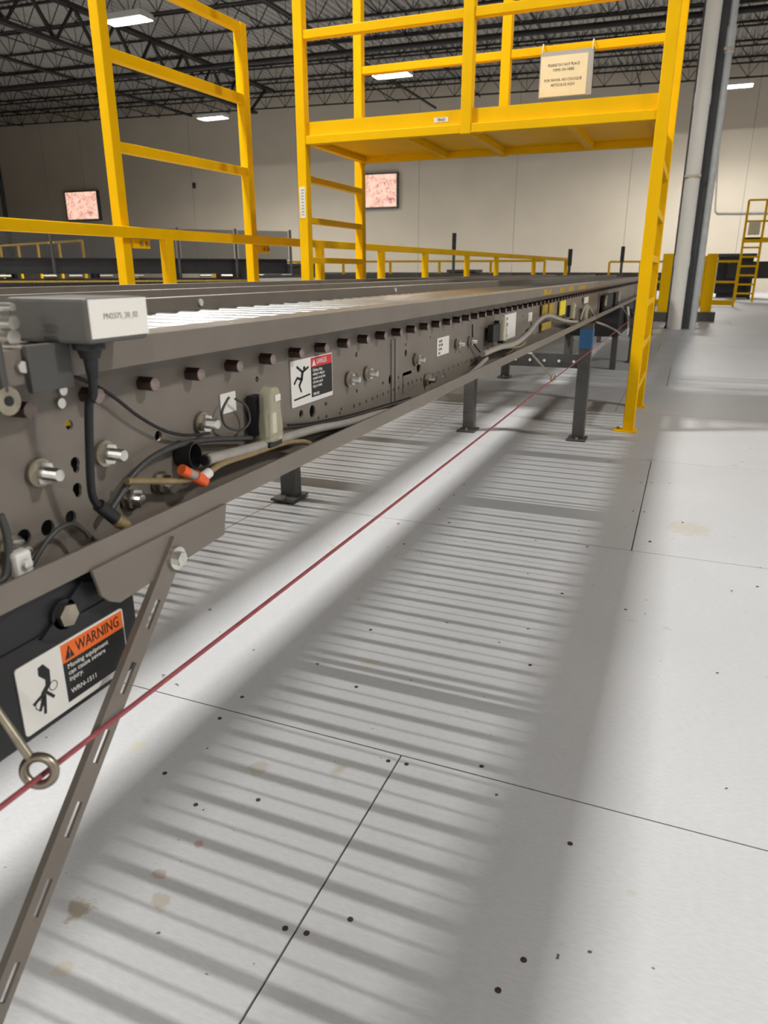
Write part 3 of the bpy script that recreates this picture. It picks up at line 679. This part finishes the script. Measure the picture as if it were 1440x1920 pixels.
# near leg's cross beam with holes, blue tape
cb = empty('leg_cross_beam', (-.75, 3.81, .40), 'grey cross beam with bolt heads between the conveyor legs', 'beam')
MB().box(-1.03, -.475, 3.81, 3.816, .365, .435).build('web', 'dgrey', cb)
for k in range(7):
    MB().cyl((-.96 + k * .075, 3.803, .40), (-.96 + k * .075, 3.81, .40), .008, 6).build('bolt_head', 'zinc', cb)
MB().box(-.489, -.425, 3.780, 3.838, .47, .565).build('tape_band', 'blue', cv1)

# drive casing and motor slung under the far half of the conveyor
MB().box(-1.02, -.53, 6.6, 9.6, .30, .588).build('drive_casing', 'black', cv1, bevel=.01)
MB().cyl((-.52, 7.2, .42), (-.36, 7.2, .42), .09, 20).build('drive_motor', 'dgrey', cv1, smooth=True)
for k in range(6): MB().cyl((-.50 + k * .022, 7.2, .42), (-.494 + k * .022, 7.2, .42), .098, 20).build('cooling_fin', 'dgrey', cv1)
for y in (6.8, 9.4):
    for x in (-.98, -.57): MB().box(x - .025, x + .025, y - .025, y + .025, 0, .30).build('leg', 'dgrey', cv1)
for (x0_, y0_, x1_, y1_) in ((1019, 549, 1034, 556), (1050, 537, 1061, 546), (1067, 540, 1076, 546), (1086, 532, 1098, 540)):
    a = onx(x0_, y0_, -.4548); b = onx(x1_, y0_, -.4548); MB().box(-.4551, -.4545, a.y, b.y, .762, .781).build('paint_mark', 'yold', cv1)
# ------------------------------------------------------------------ eye bolts and red pull cord
def eyebolt(ye, label, foot):
    e = empty('eye_bolt', (-.40, ye, .492), label, 'eye bolt', 'eye bolts guiding the red cord')
    c_ = Vector((-.40, ye, .492)); f_ = Vector(foot)
    d = (f_ - c_).normalized(); R, r = .0110, .0036
    ax = Vector((-.4, .85, -.2)); ax = (ax - d * ax.dot(d)).normalized()
    MB().torus(c_, ax, R, r, 28, 12).build('eye', 'dzinc', e, smooth=True)
    MB().tube([c_ + d * R, c_ + d * (R + .03), f_], r * .95, 12, smooth=False).build('shank', 'dzinc', e, smooth=True)
    MB().cyl(f_ - Vector((0, 0, .001)), f_ - Vector((0, 0, .006)), .008, 6).build('nut', 'zinc', e)
eyebolt(.308, 'large dull eye bolt in front of the warning sign', onx(-101, 1199, -.457))
eyebolt(2.50, 'eye bolt hanging ahead of the conveyor leg', (-.457, 2.36, .592))
eyebolt(5.9, 'small eye bolt hanging far along the conveyor', (-.457, 5.76, .592))
rc = MB().tube([(-.40, -.6, .493), (-.40, .308, .487), (-.40, 1.4, .484), (-.40, 2.5, .487), (-.40, 4.2, .484), (-.40, 5.9, .487), (-.40, 8.5, .489)], .0022, 8).build('pull_cord', 'redcord', smooth=True)
tag(rc, 'thin red pull cord stretched along the conveyor through eye bolts', 'cord')

# ------------------------------------------------------------------ yellow crossover platform
def post(parent, name, x, y, z0, z1, w=.058, m='yellow', d=None):
    return MB().box(x - w / 2, x + w / 2, y - (d or w) / 2, y + (d or w) / 2, z0, z1).build(name, m, parent, bevel=.004)
XL, XR, YF, YR = -2.20, -.228, 4.12, 4.93
cr = empty('crossover_platform', (-1.2, 4.5, 0), 'yellow crossover platform with ladders and handrails spanning the conveyors', 'platform')
TOP = 2.62
for x in (XL, XR):
    for y in (YF, YR):
        po = post(cr, 'post', x, y, .008, TOP)
        MB().box(x - .075, x + .045, y - .05, y + .05, 0, .008).build('foot_plate', 'yellow', po)
        MB().cyl((x - .055, y, .008), (x - .055, y, .02), .008, 6).build('anchor_bolt', 'dzinc', po)
XM = -1.212
for y in (YF, YR): post(cr, 'post', XM, y, 1.53, TOP)
zk = 1.58
for y, s in ((YF, -1), (YR, 1)):
    for a, b in ((XL + .029, XM - .029), (XM + .029, XR - .029)):
        MB().box(a, b, y - .006, y + .006, zk, 1.653).build('toe_board', 'yellow', cr)
        MB().box(a, b, y - .025, y + .025, 1.535, zk).build('platform_beam', 'yellow', cr, bevel=.003)
        MB().bar((a, y, 2.085), (b, y, 2.085), .045, .045).build('mid_rail', 'yellow', cr, bevel=.003)
        MB().bar((a, y, 2.59), (b, y, 2.59), .045, .045).build('top_rail', 'yellow', cr, bevel=.003)
MB().box(XL, XR, YF + .02, YR - .02, 1.572, 1.582).build('deck_plate', 'yellow', cr)
for x in (XL + .03, XL + (XM - XL) * .62, XM, XM + (XR - XM) * .55, XR - .03):
    MB().box(x - .022, x + .022, YF + .02, YR - .02, 1.538, 1.571).build('deck_joist', 'yellow', cr)
for k in range(6):
    zr = .20 + .2285 * k
    for x in (XL, XR): MB().box(x - .024, x + .024, YF + .02, YR - .02, zr, zr + .035).build('rung', 'yellow', cr, bevel=.003)
# narrower rear rail posts as seen between the main posts
lb = MB().box(-1.395, -1.315, YF - .0072, YF - .006, 1.60, 1.622).build('asset_label', 'white', cr)
text('18665', 'lettering', (-1.355, YF - .0076, 1.611), .021, 'ink', lb, face='y', align='CENTER', sx=.95)
lb = MB().box(XL - .018, XL + .018, YF - .0305, YF - .029, 1.14, 1.31).build('marking_strip', 'white', cr)
for k in range(9): MB().box(XL - .010, XL + .010, YF - .0312, YF - .0306, 1.155 + k * .017, 1.163 + k * .017).build('marking', 'gink', lb)
# notice hanging from the rear handrail
nt_ = empty('hanging_notice', (-.84, 4.885, 2.07), 'cream paper notice tied under the platform handrail', 'notice')
YN = 4.885
MB().box(-.995, -.685, YN, YN + .004, 1.828, 2.068).build('sleeve', 'sleeve', nt_)
pp = MB().box(-.990, -.718, YN - .0015, YN, 1.832, 2.045).build('paper', 'cream', nt_)
for k, s in ((0, 'PLEASE DO NOT PLACE'), (1, 'ITEMS ON HERE'), (3, 'POR FAVOR, NO COLOQUE'), (4, 'ARTICULOS AQUI')):
    text(s, 'lettering', (-.855, YN - .002, 1.995 - k * .026), .0205, 'ink', pp, face='y', align='CENTER', sx=.85)
for x in (-.985, -.695): MB().tube([(x, YN, 2.06), (x, YN - .004, 2.09), (x, YN + .01, 2.112), (x, YN + .04, 2.112), (x, YN + .07, 2.10), (x, YN + .07, 2.07)], .003, 6).build('tie', 'white', nt_)
MB().tube([(-.685, YN - .003, 2.07), (-.683, YN - .003, 1.95), (-.680, YN - .003, 1.86)], .002, 6).build('string', 'rubber', nt_)

# ------------------------------------------------------------------ yellow guardrail and tall gate beside it
D = Vector((.059, .998, 0)).normalized(); NP = Vector((D.y, -D.x, 0)); P1 = Vector((-2.876, 3.252, 0))
FH = Vector((-math.sin(YAW), math.cos(YAW), 0)); SS = math.hypot(F, CY - HY)
def gpos(x):
    k = (x - 720) / SS; t = -(P1.dot(RT) - k * P1.dot(FH)) / (D.dot(RT) - k * D.dot(FH)); return P1 + D * t
gr = empty('guardrail', gpos(317), 'long yellow guardrail behind the conveyors', 'guardrail')
a, b = P1 - D * 2.6, gpos(1060)
MB().bar(a + Vector((0, 0, 1.04)), b + Vector((0, 0, 1.04)), .055, .055).build('top_rail', 'yellow', gr, bevel=.004)
MB().bar(a + Vector((0, 0, .55)), b + Vector((0, 0, .55)), .05, .05).build('mid_rail', 'yellow', gr, bevel=.004)
MB().bar(a + Vector((0, 0, .06)), b + Vector((0, 0, .06)), .01, .10).build('toe_board', 'yellow', gr)
for x in (-60, 317, 600, 715, 797, 875, 930, 1000, 1060):
    q = gpos(x); MB().bar(q, q + Vector((0, 0, 1.02)), .055, .06, up=D).build('post', 'yellow', gr, bevel=.004)
gt = empty('gate_frame', P1 - NP * -.0, 'tall yellow gate frame with rungs bolted behind the guardrail', 'gate')
off = NP * -.062
g1, g2 = gpos(252) + off, gpos(488) + off
for q in (g1, g2): MB().bar(q, q + Vector((0, 0, 2.33)), .062, .062, up=D).build('post', 'yellow', gt, bevel=.004)
for z, w in ((2.305, .05), (1.90, .055), (1.468, .05)):
    MB().bar(g1 + D * .03 + Vector((0, 0, z)), g2 - D * .03 + Vector((0, 0, z)), .05, w).build('rung', 'yellow', gt, bevel=.004)
for q in (g1, g2):
    pl = MB().bar(q + D * .04 + NP * .03 + Vector((0, 0, .985)), q + D * .17 + NP * .03 + Vector((0, 0, .985)), .012, .05).build('hinge_plate', 'yellow', gt)
    for k in (.10, .145):
        c_ = q + D * k + NP * .036 + Vector((0, 0, .985)); MB().cyl(c_, c_ + NP * .012, .012, 6).build('bolt_head', 'dzinc', pl)

# ------------------------------------------------------------------ steel column, downspout, conduit, column guard
cl = empty('steel_column', (-.02, 12.25, 0), 'dark steel column behind the white downspout', 'column')
MB().box(-.30, .10, 12.16, 12.175, .0, 8.05).build('flange', 'colm', cl); MB().box(-.30, .10, 12.48, 12.495, .0, 8.05).build('flange', 'colm', cl); MB().box(-.11, -.09, 12.175, 12.48, 0, 8.05).build('web', 'colm', cl)
MB().box(-.315, .115, 12.155, 12.5, 0, .02).build('base_plate', 'colm', cl)
ds_ = empty('downspout', (-.105, 12.0, 0), 'white painted downspout running up the column', 'pipe')
MB().cyl((-.17, 12.05, .0), (-.17, 12.05, 8.1), .103, 28).build('pipe', 'pvc', ds_, smooth=True)
for z in (3.02, 4.95, .9): MB().cyl((-.17, 12.05, z), (-.17, 12.05, z + .16), .109, 28).build('coupling', 'pvc', ds_, smooth=True)
for z in (4.4, 2.1): MB().box(-.28, -.06, 11.94, 12.155, z, z + .03).build('strap', 'dzinc', ds_)
cd = empty('conduit_riser', (.21, 12.2, 0), 'slim galvanised pipe rising beside the column', 'pipe')
MB().cyl((.085, 12.09, 0), (.085, 12.09, 8.1), .048, 18).build('pipe', 'galv', cd, smooth=True)
MB().cyl((.085, 12.09, 3.62), (.085, 12.09, 3.95), .060, 18).build('coupling', 'galv', cd, smooth=True); MB().box(.02, .15, 12.03, 12.155, 3.66, 3.70).build('clamp', 'dzinc', cd)
cg = empty('column_guard', (.1, 13.6, 0), 'yellow guard rails on dark bases around the steel column', 'guard')
gxs = [(-.42, 13.9), (.28, 14.2)]
for (x, y) in gxs:
    po = MB().box(x - .085, x + .085, y - .085, y + .085, .02, 1.12).build('post', 'yellow', cg, bevel=.008); MB().box(x - .16, x + .16, y - .16, y + .16, 0, .16).build('base', 'dgrey', po)
for z in (1.05, .72, .40): MB().bar((-.42, 13.95, z), (.28, 14.2, z), .06, .07).build('rail', 'yellow', cg)

# ------------------------------------------------------------------ background machinery
def rail_run(x0, y0, x1, y1, h, n, label, w=.05):
    g_ = empty('guardrail', ((x0 + x1) / 2, (y0 + y1) / 2, 0), label, 'guardrail')
    a, b = Vector((x0, y0, 0)), Vector((x1, y1, 0))
    for z in (h, h * .55, .1): MB().bar(a + Vector((0, 0, z)), b + Vector((0, 0, z)), w, w if z > .2 else .12).build('rail', 'yellow', g_)
    for k in range(n + 1):
        q = a.lerp(b, k / n); MB().bar(q, q + Vector((0, 0, h)), w, w).build('post', 'yellow', g_)
def belt(x0, y0, x1, y1, z0, z1, w, label, name='belt_conveyor', legs=8, m='belt', mr='dgrey'):
    g_ = empty(name, ((x0 + x1) / 2, (y0 + y1) / 2, 0), label, 'conveyor')
    a, b = Vector((x0, y0, 0)), Vector((x1, y1, 0)); d = (b - a).normalized(); nn = Vector((d.y, -d.x, 0)) * (w / 2)
    for s in (-1, 1): MB().bar(a + nn * s + Vector((0, 0, (z0 + z1) / 2)), b + nn * s + Vector((0, 0, (z0 + z1) / 2)), .04, z1 - z0).build('side_frame', mr, g_)
    MB().bar(a + Vector((0, 0, z1 - .05)), b + Vector((0, 0, z1 - .05)), w - .06, .03).build('belt', m, g_)
    for k in range(legs):
        for s in (-1, 1):
            q = a.lerp(b, (k + .5) / legs) + nn * s; MB().bar(q, q + Vector((0, 0, z0)), .06, .06).build('leg', mr, g_)
    return g_
belt(1.0, 26.4, 8.0, 26.4, .62, 1.12, .9, 'black belt conveyor behind the far ladder stand', legs=5, mr='black')
rail_run(-14.5, 17.0, -3.2, 17.6, 1.06, 9, 'distant yellow guardrail in the middle of the hall')
rail_run(-2.0, 20.0, 1.0, 20.2, 1.06, 4, 'short yellow guardrail in front of the far wall near the column')
rail_run(-26, 20, -15, 15.6, 1.6, 8, 'distant yellow guardrail behind the black belt conveyor')
belt(-14, 20.6, .1, 21.4, .35, .80, 1.0, 'dark belt conveyor across the far end of the hall', legs=12)
belt(-13, 15.0, -3.5, 15.6, .3, .68, .8, 'low black belt conveyor behind the long guardrail', legs=9)
belt(-4.0, 7.0, -3.6, 14.2, .45, .80, .8, 'grey belt conveyor running away beyond the guardrail', legs=9, m='lgrey')
bc = belt(-11.2, 6.0, -6.4, 11.0, .80, 1.02, .9, 'black belt conveyor with a mesh guard beyond the guardrail', legs=6, m='belt', mr='black')
a, b = Vector((-10.75, 5.6, 0)), Vector((-5.95, 10.6, 0))
MB().bar(a + Vector((0, 0, .57)), b + Vector((0, 0, .57)), .05, .34).build('under_frame', 'black', bc)
MB().bar(a + Vector((.1, -.1, .70)), b + Vector((.1, -.1, .70)), .03, .025).build('kick_rail', 'yold', bc)
for k in range(16):
    q = a.lerp(b, (k + .5 + random.uniform(-.2, .2)) / 16) + Vector((.06, -.06, .775)); MB().cyl(q, q + Vector((.12, .12, 0)), .022, 8).build('idler', 'zinc', bc)
for k in range(9):
    q = a.lerp(b, k / 8); MB().bar(q + Vector((0, 0, .5)), q + Vector((0, 0, 1.45)), .03, .03).build('guard_post', 'dgrey', bc)
for k in range(8):
    q, q2 = a.lerp(b, (k + .04) / 8), a.lerp(b, (k + .96) / 8)
    MB().bar(q + Vector((0, 0, 1.22)), q2 + Vector((0, 0, 1.22)), .008, .42).build('mesh_panel', 'mesh', bc)
for (x, y, s, lab, m) in ((-9.0, 16.5, 1.1, 'dark control cabinet standing beyond the low belt', 'dgrey'), (-5.4, 18.6, .95, 'small dark machine housing on the far belt', 'black'), (1.25, 27.6, 1.5, 'black motor housing beside the far ladder stand', 'black'), (4.6, 25.2, .9, 'dark machine housing behind the far ladder stand', 'dgrey'), (-12.0, 18.0, 1.0, 'dark machine head on the belt in the middle of the hall', 'black')):
    mc = empty('machine_housing', (x, y, 0), lab, 'machine')
    MB().box(x - .35 * s, x + .35 * s, y - .3, y + .3, .12, .85 * s).build('body', m, mc, bevel=.02)
    MB().box(x - .40 * s, x + .40 * s, y - .34, y + .34, .85 * s, .92 * s).build('cover', 'dgrey', mc, bevel=.01)
    MB().box(x - .3 * s, x + .3 * s, y - .25, y + .25, 0, .12).build('plinth', 'black', mc)
for (x, yb, yt, Y, lab) in ((850, 505, 437, 14.0, 'thin dark mast with a lamp head behind the long guardrail'), (1165, 500, 462, 16.5, 'short grey mast near the end of the conveyors'), (1067, 505, 467, 14.8, 'grey post closing the end of the long guardrail')):
    p0 = ony(x, yb, Y); p1 = ony(x, yt, Y); ms = empty('signal_mast', (p0.x, Y, 0), lab, 'mast')
    MB().cyl((p0.x, Y, 0), (p0.x, Y, p1.z - .12), .028, 10).build('pole', 'dgrey', ms, smooth=True); MB().cyl((p0.x, Y, p1.z - .3), (p0.x, Y, p1.z), .04, 10).build('lamp_head', 'black', ms, smooth=True)

# distant ladder stand
ls = empty('ladder_stand', (1.9, 26, 0), 'distant yellow ladder stand with a platform by the far wall', 'ladder')
YL = 24.0
la = [onz(1376, 561, 0), onz(1408, 562, 0)]
x0, x1 = ony(1378, 555, YL).x, ony(1411, 555, YL).x; zt = ony(1385, 376, YL).z; zp = ony(1390, 450, YL).z
for x in (x0, x1):
    MB().bar((x, YL, 0), (x, YL, zt), .06, .06).build('post', 'yellow', ls)
for k in range(7):
    z = .22 + k * .25; MB().bar((x0, YL, z), (x1, YL, z), .04, .05).build('rung', 'yellow', ls)
for x in (x1 + 1.5,): MB().bar((x, YL, 0), (x, YL, zt + .2), .05, .05).build('post', 'yellow', ls)
for z in (zt, zt - .55): MB().bar((x0, YL, z), (x1 + 1.5, YL, z), .05, .05).build('rail', 'yellow', ls)
MB().box(x0, x1 + 1.5, YL - .02, YL + .8, zp - .05, zp + .06).build('platform', 'yellow', ls)
q = ony(1414, 430, YL - .05); MB().box(q.x - .15, q.x + .15, YL - .06, YL - .05, q.z - .15, q.z + .2).build('notice', 'cream', ls)

# wall screens, wall conduit
for (x0, y0_, x1, y1_, lab) in ((681, 327, 743, 388, 'square lit wall screen with a pink and orange picture behind the platform ladder'), (125, 360, 182, 411, 'square lit wall screen near the picture edge, seen past the tall gate')):
    a, b = ony(x0, (y0_ + y1_) / 2, HY1 - .25), ony(x1, (y0_ + y1_) / 2, HY1 - .25); zt, zb = ony((x0 + x1) / 2, y0_, HY1 - .25).z, ony((x0 + x1) / 2, y1_, HY1 - .25).z
    s_ = empty('wall_screen', ((a.x + b.x) / 2, HY1 - .2, zb), lab, 'screen')
    MB().box(a.x - .12, b.x + .06, HY1 - .24, HY1, zb - .08, zt + .08).build('casing', 'dgrey', s_, bevel=.02)
    MB().box(a.x, b.x, HY1 - .26, HY1 - .24, zb, zt).build('display', 'screen', s_)
pts = [ony(1352, 190, HY1 - .05), ony(1346, 300, HY1 - .05), ony(1341, 395, HY1 - .05), ony(1345, 400, HY1 - .05), ony(1375, 400, HY1 - .05), ony(1460, 399, HY1 - .05)]
o = MB().tube(pts, .03, 8, smooth=False).build('wall_conduit', 'lgrey', smooth=True); tag(o, 'thin grey conduit bending along the far wall beside the downspout', 'conduit')
p0, p1 = ony(18, 450, HY1 - .1), ony(4, 245, HY1 - .1)
o = MB().cyl((p0.x, HY1 - .12, .0), (p0.x, HY1 - .12, p1.z), .12, 12).build('wall_pipe', 'colm', smooth=True); tag(o, 'dark pipe standing against the far wall at the picture edge', 'pipe')
p = ony(364, 348, HY1 - .06); o = empty('wall_bell', (p.x, HY1 - .05, p.z), 'tiny dark box fixed to the bare far wall', 'box'); MB().box(p.x - .07, p.x + .07, HY1 - .12, HY1, p.z - .14, p.z + .14).build('case', 'dgrey', o); MB().box(p.x - .05, p.x + .05, HY1 - .13, HY1 - .12, p.z - .06, p.z + .08).build('cover', 'black', o)
uh = empty('unit_heater', (-16.5, 14.2, 7.4), 'boxy grey unit heater hung under the roof at the corner', 'heater')
MB().box(-16.9, -16.0, 13.8, 14.6, 7.15, 7.9).build('casing', 'lgrey', uh, bevel=.03)
for k in range(5): MB().box(-16.85, -16.05, 13.77, 13.8, 7.2 + k * .13, 7.23 + k * .13).build('louvre', 'dgrey', uh)
for x in (-16.8, -16.1): MB().cyl((x, 14.2, 7.9), (x, 14.2, 8.5), .012, 6).build('hanger', 'steelblk', uh)
